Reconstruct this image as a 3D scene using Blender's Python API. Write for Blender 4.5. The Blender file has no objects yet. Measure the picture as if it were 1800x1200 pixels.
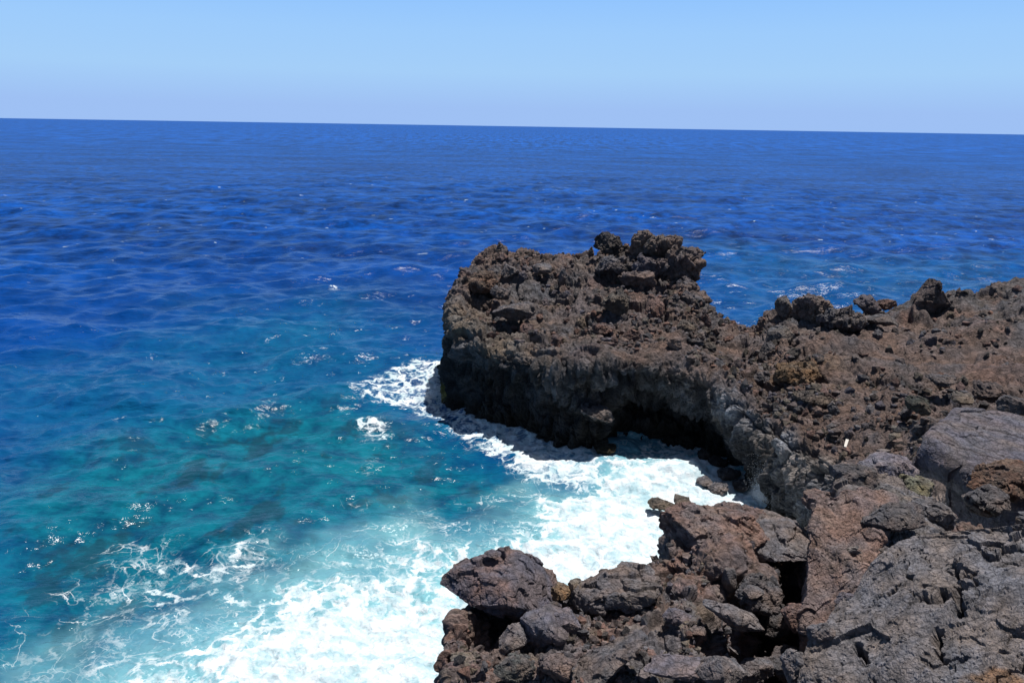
import bpy, bmesh, math
import numpy as np
from mathutils import Matrix, Vector, Euler

# ------------------------------------------------------------------ camera, light
R = math.radians
scene = bpy.context.scene
col = scene.collection
CAM_H, PITCH, ROLL, F = 20.0, 15.0, 0.92, 1413.0
cam_rot = Matrix.Rotation(R(90 - PITCH), 3, 'X') @ Matrix.Rotation(R(ROLL), 3, 'Z')
cd = bpy.data.cameras.new('camera'); cam = bpy.data.objects.new('camera', cd); col.objects.link(cam)
cam.matrix_world = Matrix.Translation((0, 0, CAM_H)) @ cam_rot.to_4x4()
cd.sensor_width = 36; cd.lens = 36 * F / 1800; cd.clip_start = 0.1; cd.clip_end = 80000
scene.camera = cam

SUN_EL, SUN_AZ = 75.0, 55.0            # azimuth clockwise from +Y (forward)
w = bpy.data.worlds.new('World'); scene.world = w; w.use_nodes = True
nt = w.node_tree; nt.nodes.clear()
sky = nt.nodes.new('ShaderNodeTexSky'); sky.sky_type = 'NISHITA'; sky.sun_disc = False
sky.sun_elevation = R(SUN_EL); sky.sun_rotation = R(SUN_AZ)
sky.air_density = 1.0; sky.dust_density = 0.6; sky.ozone_density = 1.5; sky.altitude = 20
bg = nt.nodes.new('ShaderNodeBackground'); bg.inputs['Strength'].default_value = 0.05
wo = nt.nodes.new('ShaderNodeOutputWorld')
nt.links.new(sky.outputs[0], bg.inputs['Color'])
# the clear azure band above the horizon of this maritime air, blended over the Nishita sky
tcw = nt.nodes.new('ShaderNodeTexCoord'); sx = nt.nodes.new('ShaderNodeSeparateXYZ'); nt.links.new(tcw.outputs['Generated'], sx.inputs[0])
ramp = nt.nodes.new('ShaderNodeValToRGB'); nt.links.new(sx.outputs['Z'], ramp.inputs[0]); els = ramp.color_ramp.elements
els[0].position = 0; els[0].color = (.345, .53, .90, 1); els[1].position = .35; els[1].color = (.06, .17, .48, 1)
for ps, cc in ((.02, (.345, .53, .90)), (.06, (.375, .62, .94)), (.105, (.34, .60, .97)), (.155, (.27, .54, 1.0))):
    e_ = els.new(ps); e_.color = (*cc, 1)
bg2 = nt.nodes.new('ShaderNodeBackground'); bg2.inputs['Strength'].default_value = .758; nt.links.new(ramp.outputs[0], bg2.inputs['Color'])
mr = nt.nodes.new('ShaderNodeMapRange'); nt.links.new(sx.outputs['Z'], mr.inputs[0]); mr.inputs[1].default_value = .16; mr.inputs[2].default_value = .42; mr.inputs[3].default_value = 1; mr.inputs[4].default_value = .0
mxw = nt.nodes.new('ShaderNodeMixShader'); nt.links.new(mr.outputs[0], mxw.inputs[0]); nt.links.new(bg.outputs[0], mxw.inputs[1]); nt.links.new(bg2.outputs[0], mxw.inputs[2])
# below the horizon there is only dark water and land, no sky
bgd = nt.nodes.new('ShaderNodeBackground'); bgd.inputs['Color'].default_value = (.012, .02, .04, 1)
m0 = nt.nodes.new('ShaderNodeMapRange'); nt.links.new(sx.outputs['Z'], m0.inputs[0]); m0.inputs[1].default_value = -.02; m0.inputs[2].default_value = -.006
mx2 = nt.nodes.new('ShaderNodeMixShader'); nt.links.new(m0.outputs[0], mx2.inputs[0]); nt.links.new(bgd.outputs[0], mx2.inputs[1]); nt.links.new(mxw.outputs[0], mx2.inputs[2])
nt.links.new(mx2.outputs[0], wo.inputs[0])
sl = bpy.data.lights.new('sun', 'SUN'); sl.energy = 5.0; sl.angle = R(0.53); sl.color = (1, 0.955, 0.9)
so = bpy.data.objects.new('sun', sl); col.objects.link(so)
sd = Vector((math.sin(R(SUN_AZ)) * math.cos(R(SUN_EL)), math.cos(R(SUN_AZ)) * math.cos(R(SUN_EL)), math.sin(R(SUN_EL))))
so.rotation_euler = sd.to_track_quat('Z', 'Y').to_euler(); so.location = (20, 20, 60)
scene.view_settings.view_transform = 'Standard'; scene.view_settings.look = 'None'
scene.view_settings.exposure = 0.4; scene.view_settings.gamma = 1.0
scene.render.engine = 'CYCLES'
scene.cycles.max_bounces = 5; scene.cycles.diffuse_bounces = 2; scene.cycles.glossy_bounces = 2
scene.cycles.use_denoising = True

RM = np.array(cam_rot)
def P(px, py, Y=None, z=None):
    """world point that lies at distance Y (or at height z) in the direction surveyed at px, py of the 1800 x 1200 photo"""
    d = RM @ np.array(((px - 900) / F, (600 - py) / F, -1.0))
    t = Y / d[1] if Y is not None else (z - CAM_H) / d[2]
    return np.array((0, 0, CAM_H)) + d * t

# ------------------------------------------------------------------ noise
rs = np.random.RandomState(7)
PERM = np.concatenate([rs.permutation(256)] * 3).astype(np.int32)
G = rs.normal(size=(256, 3)).astype(np.float32); G /= np.linalg.norm(G, axis=1)[:, None]
RND = rs.rand(4096, 3).astype(np.float32)
from concurrent.futures import ThreadPoolExecutor
POOL = ThreadPoolExecutor(4)
def threaded(fn):
    def g(p, *a, **k):
        if len(p) < 20000: return fn(p, *a, **k)
        parts = np.array_split(p, max(4, len(p) // 40000)); res = list(POOL.map(lambda q: fn(q, *a, **k), parts))
        if isinstance(res[0], tuple): return tuple(np.concatenate([r[i] for r in res]) for i in range(len(res[0])))
        return np.concatenate(res)
    return g
@threaded
def gnoise(p):
    i = np.floor(p).astype(np.int32); f = (p - i).astype(np.float32); i &= 255
    u = f * f * f * (f * (f * 6 - 15) + 10)
    out = 0
    for dx in (0, 1):
        a = PERM[(i[:, 0] + dx) & 255]; wx = u[:, 0] if dx else 1 - u[:, 0]
        for dy in (0, 1):
            b = PERM[a + ((i[:, 1] + dy) & 255)]; wy = u[:, 1] if dy else 1 - u[:, 1]
            for dz in (0, 1):
                g = G[PERM[b + ((i[:, 2] + dz) & 255)]]; wz = u[:, 2] if dz else 1 - u[:, 2]
                out = out + wx * wy * wz * (g[:, 0] * (f[:, 0] - dx) + g[:, 1] * (f[:, 1] - dy) + g[:, 2] * (f[:, 2] - dz))
    return out * 1.6
def fbm(p, scale, octs=4, rough=0.5, seed=0):
    q = (np.asarray(p, np.float32) / scale) + np.float32(seed * 17.37); a, o = 1.0, 0
    for k in range(octs):
        o = o + a * gnoise(q); q = q * 2.03 + 11.7; a *= rough
    return o
@threaded
def cells(p, scale, seed=0):
    """nearest feature point: F1, F2, its random triple and the offset to it"""
    q = np.asarray(p, np.float32) / scale + np.float32(seed * 5.31)
    i = np.floor(q).astype(np.int32); n = len(q)
    f1 = np.full(n, 9, np.float32); f2 = f1.copy(); rr = np.zeros((n, 3), np.float32); off = np.zeros((n, 3), np.float32)
    for dx in (-1, 0, 1):
        for dy in (-1, 0, 1):
            for dz in (-1, 0, 1):
                c = i + np.array((dx, dy, dz), np.int32)
                h = (c[:, 0] * 73856093) ^ (c[:, 1] * 19349663) ^ (c[:, 2] * 83492791) ^ (seed * 2654435)
                h = (h ^ (h >> 13)) & 4095
                r = RND[h]; o = q - (c + r); d = (o * o).sum(1)
                m = d < f1
                f2 = np.where(m, f1, np.minimum(f2, d)); f1 = np.where(m, d, f1)
                rr[m] = RND[(h[m] * 31 + 7) & 4095]; off[m] = o[m]
    return np.sqrt(f1), np.sqrt(f2), rr, off
def blocks(p, scale, seed, tilt=1.0, crack=0.35, squash=(1, 1, 1)):
    """tilted angular facets separated by cracks, about -0.6..0.6"""
    wp = np.asarray(p, np.float32) * np.array(squash, np.float32)
    wp = wp + 0.18 * scale * np.stack([fbm(wp, scale * .6, 2, .5, seed + k) for k in (1, 2, 3)], 1)
    f1, f2, r, o = cells(wp, scale, seed)
    h = (r[:, 0] - .5) * .9 + ((r - .5) * o).sum(1) * 1.6 * tilt
    e = np.clip((f2 - f1) / .22, 0, 1)
    return h - crack * (1 - e * e * (3 - 2 * e))
def sstep(a, b, x):
    t = np.clip((x - a) / (b - a), 0, 1); return t * t * (3 - 2 * t)

# ------------------------------------------------------------------ mesh helpers
def mesh_obj(name, v, f, mat, tint=None, attrs=None, parent=None, loc=None, smooth=False):
    me = bpy.data.meshes.new(name); v = np.asarray(v, np.float32); f = np.asarray(f, np.int32); k = f.shape[1]
    me.vertices.add(len(v)); me.vertices.foreach_set('co', v.ravel())
    me.loops.add(f.size); me.loops.foreach_set('vertex_index', f.ravel())
    me.polygons.add(len(f)); me.polygons.foreach_set('loop_start', np.arange(0, f.size, k, dtype=np.int32))
    me.polygons.foreach_set('use_smooth', np.full(len(f), smooth))
    me.update(calc_edges=True)
    if tint is not None:
        a = me.color_attributes.new('tint', 'FLOAT_COLOR', 'POINT')
        c = np.ones((len(v), 4), np.float32); c[:, :3] = tint; a.data.foreach_set('color', c.ravel())
    for kx, x in (attrs or {}).items():
        a = me.attributes.new(kx, 'FLOAT', 'POINT'); a.data.foreach_set('value', np.asarray(x, np.float32).ravel())
    me.materials.append(mat)
    o = bpy.data.objects.new(name, me); col.objects.link(o)
    if parent: o.parent = parent
    if loc is not None: o.location = loc
    return o
def tag(o, label=None, cat=None, group=None, kind=None):
    if label: o['label'] = label
    if cat: o['category'] = cat
    if group: o['group'] = group
    if kind: o['kind'] = kind
    return o
def grid_faces(nu, nv, flip=False):
    i = np.arange(nu * nv, dtype=np.int32).reshape(nu, nv)
    a, b, c, d = i[:-1, :-1], i[1:, :-1], i[1:, 1:], i[:-1, 1:]
    q = (a, d, c, b) if flip else (a, b, c, d)
    return np.stack([x.ravel() for x in q], 1)
def crw(n, m):
    """Catmull-Rom weights, m samples over n controls"""
    t = np.linspace(0, n - 1, m); i = np.minimum(t.astype(int), n - 2); f = t - i
    W = np.zeros((m, n))
    ws = ((-f + 2 * f**2 - f**3) / 2, (2 - 5 * f**2 + 3 * f**3) / 2, (f + 4 * f**2 - 3 * f**3) / 2, (-f**2 + f**3) / 2)
    for k, wk in enumerate(ws):
        np.add.at(W, (np.arange(m), np.clip(i - 1 + k, 0, n - 1)), wk)
    return W
def patch(ctrl, nu, nv):
    C = np.asarray(ctrl, float); a, b = crw(C.shape[0], nu), crw(C.shape[1], nv)
    return np.einsum('ui,vj,ijk->uvk', a, b, C)
def gnormals(S, flip=False):
    du = np.gradient(S, axis=0); dv = np.gradient(S, axis=1)
    n = np.cross(du, dv); n /= np.linalg.norm(n, axis=2)[..., None] + 1e-9
    return -n if flip else n

# ------------------------------------------------------------------ materials
def nodes(mat):
    mat.use_nodes = True; t = mat.node_tree; t.nodes.clear(); return t, t.nodes.new, t.links.new
def rock_material(name, s, bump=1.0, rough=0.85):
    """s = size factor of the grain (1 = metre-scale lumps)"""
    m = bpy.data.materials.new(name); t, N, L = nodes(m)
    out = N('ShaderNodeOutputMaterial'); b = N('ShaderNodeBsdfPrincipled'); L(b.outputs[0], out.inputs[0])
    tc = N('ShaderNodeTexCoord'); at = N('ShaderNodeAttribute'); at.attribute_name = 'tint'
    n1 = N('ShaderNodeTexNoise'); n1.inputs['Scale'].default_value = 1.3 * s; n1.inputs['Detail'].default_value = 9; n1.inputs['Roughness'].default_value = .68
    n2 = N('ShaderNodeTexNoise'); n2.inputs['Scale'].default_value = .5 * s; n2.inputs['Detail'].default_value = 5
    n3 = N('ShaderNodeTexNoise'); n3.inputs['Scale'].default_value = 7 * s; n3.inputs['Detail'].default_value = 6; n3.inputs['Roughness'].default_value = .7
    v1 = N('ShaderNodeTexVoronoi'); v1.inputs['Scale'].default_value = 5.5 * s; v1.inputs['Randomness'].default_value = 1
    for n in (n1, n2, n3): L(tc.outputs['Object'], n.inputs['Vector'])
    wv = N('ShaderNodeVectorMath'); wv.operation = 'MULTIPLY_ADD'; wv.inputs[1].default_value = (.25 / s,) * 3
    L(n3.outputs['Color'], wv.inputs[0]); L(tc.outputs['Object'], wv.inputs[2]); L(wv.outputs[0], v1.inputs['Vector'])
    r1 = N('ShaderNodeMapRange'); r1.inputs[1].default_value = .3; r1.inputs[2].default_value = .7; r1.inputs[3].default_value = .4; r1.inputs[4].default_value = 1.28
    L(n1.outputs[0], r1.inputs[0])
    mu = N('ShaderNodeMix'); mu.data_type = 'RGBA'; mu.blend_type = 'MULTIPLY'; mu.inputs[0].default_value = 1
    L(at.outputs['Color'], mu.inputs[6]); L(r1.outputs[0], mu.inputs[7])
    # iron-red against grey-violet mineral variation
    cr = N('ShaderNodeValToRGB'); e = cr.color_ramp.elements
    e[0].position = .38; e[0].color = (.92, .97, 1.08, 1); e[1].position = .62; e[1].color = (1.12, .99, .9, 1)
    L(n2.outputs[0], cr.inputs[0])
    m2 = N('ShaderNodeMix'); m2.data_type = 'RGBA'; m2.blend_type = 'MULTIPLY'; m2.inputs[0].default_value = 1
    L(mu.outputs[2], m2.inputs[6]); L(cr.outputs[0], m2.inputs[7]); L(m2.outputs[2], b.inputs['Base Color'])
    b.inputs['Roughness'].default_value = rough; b.inputs['Specular IOR Level'].default_value = .35
    # vesicles and grain
    pr = N('ShaderNodeMapRange'); pr.inputs[1].default_value = .05; pr.inputs[2].default_value = .4; pr.inputs[3].default_value = 0; pr.inputs[4].default_value = 1
    L(v1.outputs['Distance'], pr.inputs[0])
    ad = N('ShaderNodeMath'); ad.operation = 'MULTIPLY_ADD'; ad.inputs[1].default_value = .45; L(pr.outputs[0], ad.inputs[0])
    a2 = N('ShaderNodeMath'); a2.operation = 'MULTIPLY_ADD'; a2.inputs[1].default_value = 1.6; L(n1.outputs[0], a2.inputs[0]); L(n3.outputs[0], a2.inputs[2])
    L(a2.outputs[0], ad.inputs[2])
    v2 = N('ShaderNodeTexVoronoi'); v2.feature = 'DISTANCE_TO_EDGE'; v2.inputs['Scale'].default_value = 1.5 * s
    w2 = N('ShaderNodeVectorMath'); w2.operation = 'MULTIPLY_ADD'; w2.inputs[1].default_value = (.9 / s,) * 3
    L(n1.outputs['Color'], w2.inputs[0]); L(tc.outputs['Object'], w2.inputs[2]); L(w2.outputs[0], v2.inputs['Vector'])
    c2 = N('ShaderNodeMapRange'); c2.inputs[1].default_value = 0; c2.inputs[2].default_value = .07; c2.inputs[3].default_value = -.55; c2.inputs[4].default_value = 0
    L(v2.outputs['Distance'], c2.inputs[0])
    a3 = N('ShaderNodeMath'); a3.operation = 'ADD'; L(ad.outputs[0], a3.inputs[0]); L(c2.outputs[0], a3.inputs[1])
    bp = N('ShaderNodeBump'); bp.inputs['Strength'].default_value = 1; bp.inputs['Distance'].default_value = .2 / s * bump
    L(a3.outputs[0], bp.inputs['Height']); L(bp.outputs[0], b.inputs['Normal'])
    return m
M_FAR = rock_material('lava_far', 1.0)
M_MID = rock_material('lava_mid', 2.0)
M_NEAR = rock_material('lava_near', 4.0, 0.6)
M_SLAB = rock_material('lava_slab', 3.2, 0.6)
def plain(name, c, rough=.7):
    m = bpy.data.materials.new(name); t, N, L = nodes(m)
    out = N('ShaderNodeOutputMaterial'); b = N('ShaderNodeBsdfPrincipled'); L(b.outputs[0], out.inputs[0])
    n = N('ShaderNodeTexNoise'); n.inputs['Scale'].default_value = 12; n.inputs['Detail'].default_value = 5
    r = N('ShaderNodeValToRGB'); r.color_ramp.elements[0].color = (*[x * .6 for x in c], 1); r.color_ramp.elements[1].color = (*c, 1)
    L(n.outputs[0], r.inputs[0]); L(r.outputs[0], b.inputs['Base Color']); b.inputs['Roughness'].default_value = rough
    return m

GREY = np.array((.115, .108, .11)); BROWN = np.array((.135, .105, .095)); RED = np.array((.16, .10, .083))
TAN = np.array((.18, .155, .125)); OCHRE = np.array((.24, .155, .085)); DARK = np.array((.065, .06, .06)); LGREY = np.array((.2, .188, .19))
VIO = np.array((.14, .128, .148))
GREY *= 1.05; BROWN *= 1.12; RED *= 1.12; TAN *= .98; OCHRE *= .9; DARK *= .8; LGREY *= .8; VIO *= .8

# ------------------------------------------------------------------ headland
def prow(*pts):
    return [P(a, b, Y=c) if c > 0 else P(a, b, z=0) for a, b, c in pts]
ST = [
 [(785,704,0),(782,655,57.6),(783,625,57),(786,592,56.5),(792,552,59),(802,515,63),(812,480,68)],
 [(830,738,0),(832,695,55.5),(830,650,53),(832,612,54),(840,560,58),(848,510,64),(838,455,70)],
 [(900,757,0),(900,715,54),(900,668,51.5),(905,626,52),(912,575,57),(915,510,64),(885,441,71)],
 [(985,780,0),(985,738,52),(985,685,49.8),(985,636,50),(990,588,56),(985,520,64),(955,450,72)],
 [(1050,792,0),(1040,745,48.5),(1050,690,49),(1055,640,50),(1060,585,55),(1055,520,63),(1035,452,72)],
 [(1115,772,0),(1115,735,56),(1120,672,50.3),(1125,640,50.3),(1135,590,54),(1120,520,62),(1082,450,71)],
 [(1195,775,0),(1195,738,56),(1190,702,47.5),(1190,655,47.9),(1190,600,53),(1170,530,61),(1135,448,69)],
 [(1265,795,0),(1255,762,53),(1245,728,45.7),(1250,675,46.7),(1240,620,52),(1215,555,59),(1188,458,66)],
 [(1300,838,0),(1300,800,46),(1300,748,42),(1300,700,43.5),(1275,640,50),(1250,592,56),(1226,530,62)],
 [(1335,885,0),(1340,845,42),(1345,785,39.5),(1345,730,41),(1320,670,47),(1296,622,53),(1270,566,61)],
 [(1370,925,0),(1380,885,38.5),(1392,825,37),(1395,765,38.5),(1380,700,44),(1355,640,50),(1318,580,59)],
 [(1410,960,0),(1420,915,36),(1440,855,34.6),(1450,800,36),(1450,720,41),(1410,640,48),(1365,566,58)],
 [(1455,1000,0),(1465,945,34),(1490,880,32.6),(1510,830,33.5),(1530,740,39),(1500,640,47),(1440,552,58)],
 [(1525,1050,0),(1540,980,31),(1565,910,29.6),(1590,850,30.5),(1610,740,38),(1590,640,46),(1530,545,58)],
 [(1610,1100,0),(1620,1020,28),(1655,940,26.6),(1690,870,27.5),(1700,740,37),(1680,630,46),(1640,530,58)],
 [(1750,1160,0),(1780,1040,26),(1800,950,24.6),(1820,880,25.5),(1820,740,36),(1790,620,46),(1735,520,58)],
 [(1950,1200,0),(1980,1060,24),(1995,970,23),(2010,890,24),(1980,740,35),(1930,610,46),(1830,497,58)],
 [(2250,1250,0),(2280,1100,22),(2290,1000,21),(2300,900,22),(2250,740,34),(2180,600,46),(2080,478,58)],
 [(2700,1300,0),(2700,1150,20),(2700,1050,19),(2700,920,20),(2650,740,33),(2600,600,46),(2500,470,58)],
]
rows = []
for i_, st in enumerate(ST):
    r = prow(*st)
    if i_ < 8:             # the old lava flow overhangs the water: rim nearer than the waterline
        st2 = [list(q) for q in st]; by = r[0][1]; st2[2][2] = by + (.45 if i_ < 5 else -.9); st2[3][2] = by + (.1 if i_ < 5 else -1.2)
        r2 = prow(*st2); r[2], r[3] = r2[2], r2[3]
    if i_ < 8: r[1] = r[0] + np.array((0, (.6, .8, 1.0, 1.2, .6, 2.6, 3.2, 2.0)[i_], 1.7))
    if 8 <= i_ <= 11:      # this stretch of cliff leans back into the sun
        st2 = [list(q) for q in st]; st2[2][2] += 1.0; st2[3][2] += 1.1; r2 = prow(*st2); r[2], r[3] = r2[2], r2[3]
        r[1] = (r[0] + r[2]) / 2
    base = r[0].copy(); b0 = base + np.array((0, .8, -1.8)); b0[2] = -1.8
    rd = r[-1]
    r = [b0] + r + [rd + np.array((.3, 3.0, -1.4)), np.array((rd[0] + .8, rd[1] + 7, 1.5)), np.array((rd[0] + 1, rd[1] + 8, -2.0))]
    rows.append(r)
cap = [np.array((q[0] + .9, q[1] + (.8 if k < 5 else 0), -2.0)) for k, q in enumerate(rows[0])]
mid_cap = [np.array((q[0] - .1, q[1] + .2, max(-1.0, q[2] * .45))) for q in rows[0]]
rows = [cap, mid_cap] + rows
NU, NV = 1500, 950
S = patch(rows, NU, NV); Nn = gnormals(S, True)
if Nn[NU // 2, int(NV * .6), 2] < 0: Nn = -Nn
uu = np.repeat(np.linspace(0, len(rows) - 1, NU), NV); vv = np.tile(np.linspace(0, len(rows[0]) - 1, NV), NU)
p = S.reshape(-1, 3); nn = Nn.reshape(-1, 3)
top = sstep(3.7, 4.35, vv) * sstep(1.0, 1.8, uu)           # 0 on the cliff, 1 on the rubble-strewn top
d = 1.0 * fbm(p, 7, 3, .5, 1) * (.35 + .65 * sstep(.6, 2.0, uu))
rub_amt = .35 + .65 * sstep(-.25, .35, fbm(p, 6, 2, .5, 9))
soil = np.exp(-(((p - P(1480, 740, Y=39)) / (7, 6, 9))**2).sum(1)) + np.exp(-(((p - P(1190, 610, Y=52)) / (5.5, 4, 9))**2).sum(1)) + .9 * np.exp(-(((p - P(1600, 600, Y=49)) / (5, 4, 9))**2).sum(1))
soil = np.clip(soil * (1 + .8 * fbm(p, 2, 3, .6, 6)), 0, 1); rub_amt = rub_amt * (1 - .75 * soil)
d_top = .75 * blocks(p, 2.3, 3, .9, .1) * (1 - .8 * soil) + .36 * blocks(p, .95, 5, .9, .2) * rub_amt + .19 * blocks(p, .4, 8, 1.1, .25) * (1 - .4 * soil) + .08 * blocks(p, .2, 9, 1.2, .25) + .07 * fbm(p, .3, 2, .6, 4)
d_cl = .7 * blocks(p, 3.2, 11, 1.0, .2, (1, 1, .45)) + .55 * blocks(p, 1.25, 13, 1.0, .5, (1, 1, .25)) + .3 * blocks(p, .6, 15, 1.0, .5, (1, 1, .3)) + .12 * blocks(p, .25, 16, 1.2, .3, (1, 1, .8)) + .08 * fbm(p, .3, 2, .6, 4)
d = d + top * d_top + (1 - top) * d_cl
d += .45 * sstep(1.2, 2.0, vv) * sstep(3.2, 2.4, vv)
def blur(d, nu, nv, it=2):
    g = d.reshape(nu, nv)
    for _ in range(it):
        g = (np.roll(g, 1, 0) + 2 * g + np.roll(g, -1, 0)) / 4; g = (np.roll(g, 1, 1) + 2 * g + np.roll(g, -1, 1)) / 4
    return g.ravel()
sm = np.clip(sstep(12.5, 14.5, uu) * sstep(5.9, 6.6, vv) + .6 * soil * top, 0, 1)
d = blur(d, NU, NV, 1); d = d * (1 - sm) + blur(d, NU, NV, 4) * sm
d = d + top * sm * .12 * fbm(p, .6, 4, .6, 12)
p2 = p + nn * d[:, None]
# colour regions
c = np.empty_like(p)
k = sstep(-.5, .5, fbm(p, 5, 4, .6, 21))[:, None]
ctop = GREY * (1 - k) * .95 + BROWN * k
k2 = sstep(.1, .7, fbm(p, 3.5, 4, .6, 23))[:, None]; ctop = ctop * (1 - .7 * k2) + RED * .7 * k2
soil = soil[:, None]; ctop = ctop * (1 - soil) + np.array((.15, .108, .092)) * soil
soil = np.clip(soil * (1 + .8 * fbm(p, 2, 3, .6, 6)[:, None]), 0, 1); ctop = ctop * (1 - soil) + np.array((.15, .108, .092)) * soil
ochre = np.exp(-(((p - P(1412, 650, Y=46)) / (2.2, 2.6, 4))**2).sum(1))[:, None] * sstep(-.4, .5, fbm(p, 1.2, 3, .6, 31))[:, None]
ctop = ctop * (1 - ochre) + OCHRE * ochre
tan = (sstep(5.2, 3.4, uu) * sstep(6.6, 4.2, vv))[:, None] * (.7 + .3 * k); ctop = ctop * (1 - tan) + TAN * tan
kr = sstep(-.4, .6, fbm(p, 1.5, 4, .6, 25))[:, None]
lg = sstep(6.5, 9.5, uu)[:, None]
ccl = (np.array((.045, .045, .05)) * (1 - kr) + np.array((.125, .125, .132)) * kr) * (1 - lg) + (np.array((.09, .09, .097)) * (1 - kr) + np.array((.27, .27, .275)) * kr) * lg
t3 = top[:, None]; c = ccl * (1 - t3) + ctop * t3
lowc = (sstep(3.4, 2.4, vv) * sstep(12.5, 10.5, uu))[:, None]; c = c * (1 - .5 * lowc)   # shade of cave and overhang painted into the rock colour below the lip
wet = sstep(1.5, .3, p2[:, 2] + .5 * fbm(p, 1.5, 3, .5, 33))[:, None]; c = c * (1 - wet) + np.array((.022, .019, .014)) * wet
alg = np.exp(-(((p2 - P(763, 690, z=.6)) / (1.2, 1.5, .9))**2).sum(1))[:, None]; alg = sstep(.2, .6, alg); c = c * (1 - alg) + np.array((.16, .15, .03)) * alg
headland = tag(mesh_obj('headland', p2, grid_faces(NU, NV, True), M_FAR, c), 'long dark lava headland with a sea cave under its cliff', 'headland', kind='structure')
HP = p2.reshape(NU, NV, 3)

# ------------------------------------------------------------------ foreground ledge
FS = [
 [(790,1400,9.2),(795,1200,10.6),(792,1150,11.4),(800,1110,12.2),(812,1085,12.9)],
 [(860,1400,9.2),(860,1200,10.8),(862,1165,11.7),(868,1140,12.7),(876,1085,13.7)],
 [(945,1400,9.2),(945,1200,10.7),(945,1140,11.6),(950,1085,12.6),(958,1045,13.4)],
 [(1005,1400,9.2),(1005,1200,10.6),(1005,1140,11.5),(1008,1080,12.6),(1005,1038,13.5)],
 [(1090,1400,9.0),(1090,1200,10.5),(1095,1130,11.5),(1100,1060,12.8),(1105,1010,13.9)],
 [(1160,1400,8.8),(1165,1200,10.3),(1170,1120,11.5),(1172,1040,13.2),(1165,985,14.5)],
 [(1215,1400,8.6),(1220,1200,10.1),(1225,1120,11.4),(1210,1000,13.6),(1195,900,15.4)],
 [(1300,1400,8.6),(1312,1225,11.8),(1312,1150,13.3),(1290,1000,13.6),(1270,893,15.8)],
 [(1385,1400,10.0),(1380,1260,12.6),(1380,1180,14.4),(1370,1050,15.0),(1350,912,15.8)],
 [(1450,1400,9.4),(1450,1230,11.2),(1450,1120,13.0),(1435,1000,14.3),(1415,925,15.9)],
 [(1540,1400,8.6),(1540,1200,10.6),(1535,1080,12.6),(1520,950,14.6),(1490,850,16.8)],
 [(1640,1400,8.2),(1635,1200,10.2),(1625,1080,12.4),(1610,950,14.8),(1570,818,17.4)],
 [(1740,1400,8.2),(1730,1200,10.2),(1710,1080,12.2),(1690,990,14.0),(1640,885,16.6)],
 [(1860,1400,8.2),(1850,1200,10.0),(1830,1080,12.0),(1790,1010,13.4),(1720,930,15.0)],
 [(2050,1400,8.0),(2030,1200,10.0),(2000,1080,12.0),(1950,1000,13.4),(1850,915,15.0)],
 [(2400,1400,8.0),(2380,1200,10.0),(2340,1080,12.0),(2250,1000,13.4),(2150,900,15.0)],
]
rows = []
for st in FS:
    r = prow(*st); e = r[-1]
    nr = r[0]
    r = [np.array((nr[0], nr[1] - 8, nr[2] + 1))] + r + [e + np.array((0, .5, -1.2)), e + np.array((0, 1.2, -5.0)), np.array((e[0], e[1] + 2.5, -2.0))]
    rows.append(r)
cap = [np.array((q[0] - .5 + .1 * k, q[1], -2.0)) for k, q in enumerate(rows[0])]
mcp = [np.array((q[0] - .12, q[1], q[2] - 1.6)) for q in rows[0]]
rows = [cap, mcp] + rows
NU, NV = 1300, 800
S = patch(rows, NU, NV); Nn = gnormals(S)
if Nn[NU // 2, NV // 2, 2] < 0: Nn = -Nn
uu = np.repeat(np.linspace(0, len(rows) - 1, NU), NV)
p = S.reshape(-1, 3); nn = Nn.reshape(-1, 3)
d = .25 * fbm(p, 2.2, 3, .5, 41) + .26 * blocks(p, .95, 43, 1.0, .15) + .12 * blocks(p, .4, 45, 1.0, .2) + .05 * blocks(p, .15, 47, 1.0, .2) + .03 * fbm(p, .1, 2, .6, 48)
d = blur(d, NU, NV, 1)
p2 = p + nn * d[:, None]
k = sstep(-.5, .5, fbm(p, 1.6, 4, .6, 51))[:, None]
c = GREY * 1.05 * (1 - k) + BROWN * k
k2 = sstep(.0, .7, fbm(p, 1.0, 4, .6, 53))[:, None]; c = c * (1 - .7 * k2) + RED * .7 * k2
k3 = sstep(.25, .7, fbm(p, .8, 4, .6, 55))[:, None]; c = c * (1 - .6 * k3) + TAN * .6 * k3
mound = np.exp(-(((p - P(1300, 940, Y=14.5)) / (1.3, 1.2, 1.2))**2).sum(1))[:, None]; c = c * (1 - .7 * mound) + RED * .95 * .7 * mound
ledge = tag(mesh_obj('cliff_ledge', p2, grid_faces(NU, NV), M_NEAR, c), 'broken lava ledge of the near cliff top above the white surf', 'cliff', kind='structure')
LP = p2.reshape(NU, NV, 3)

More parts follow.
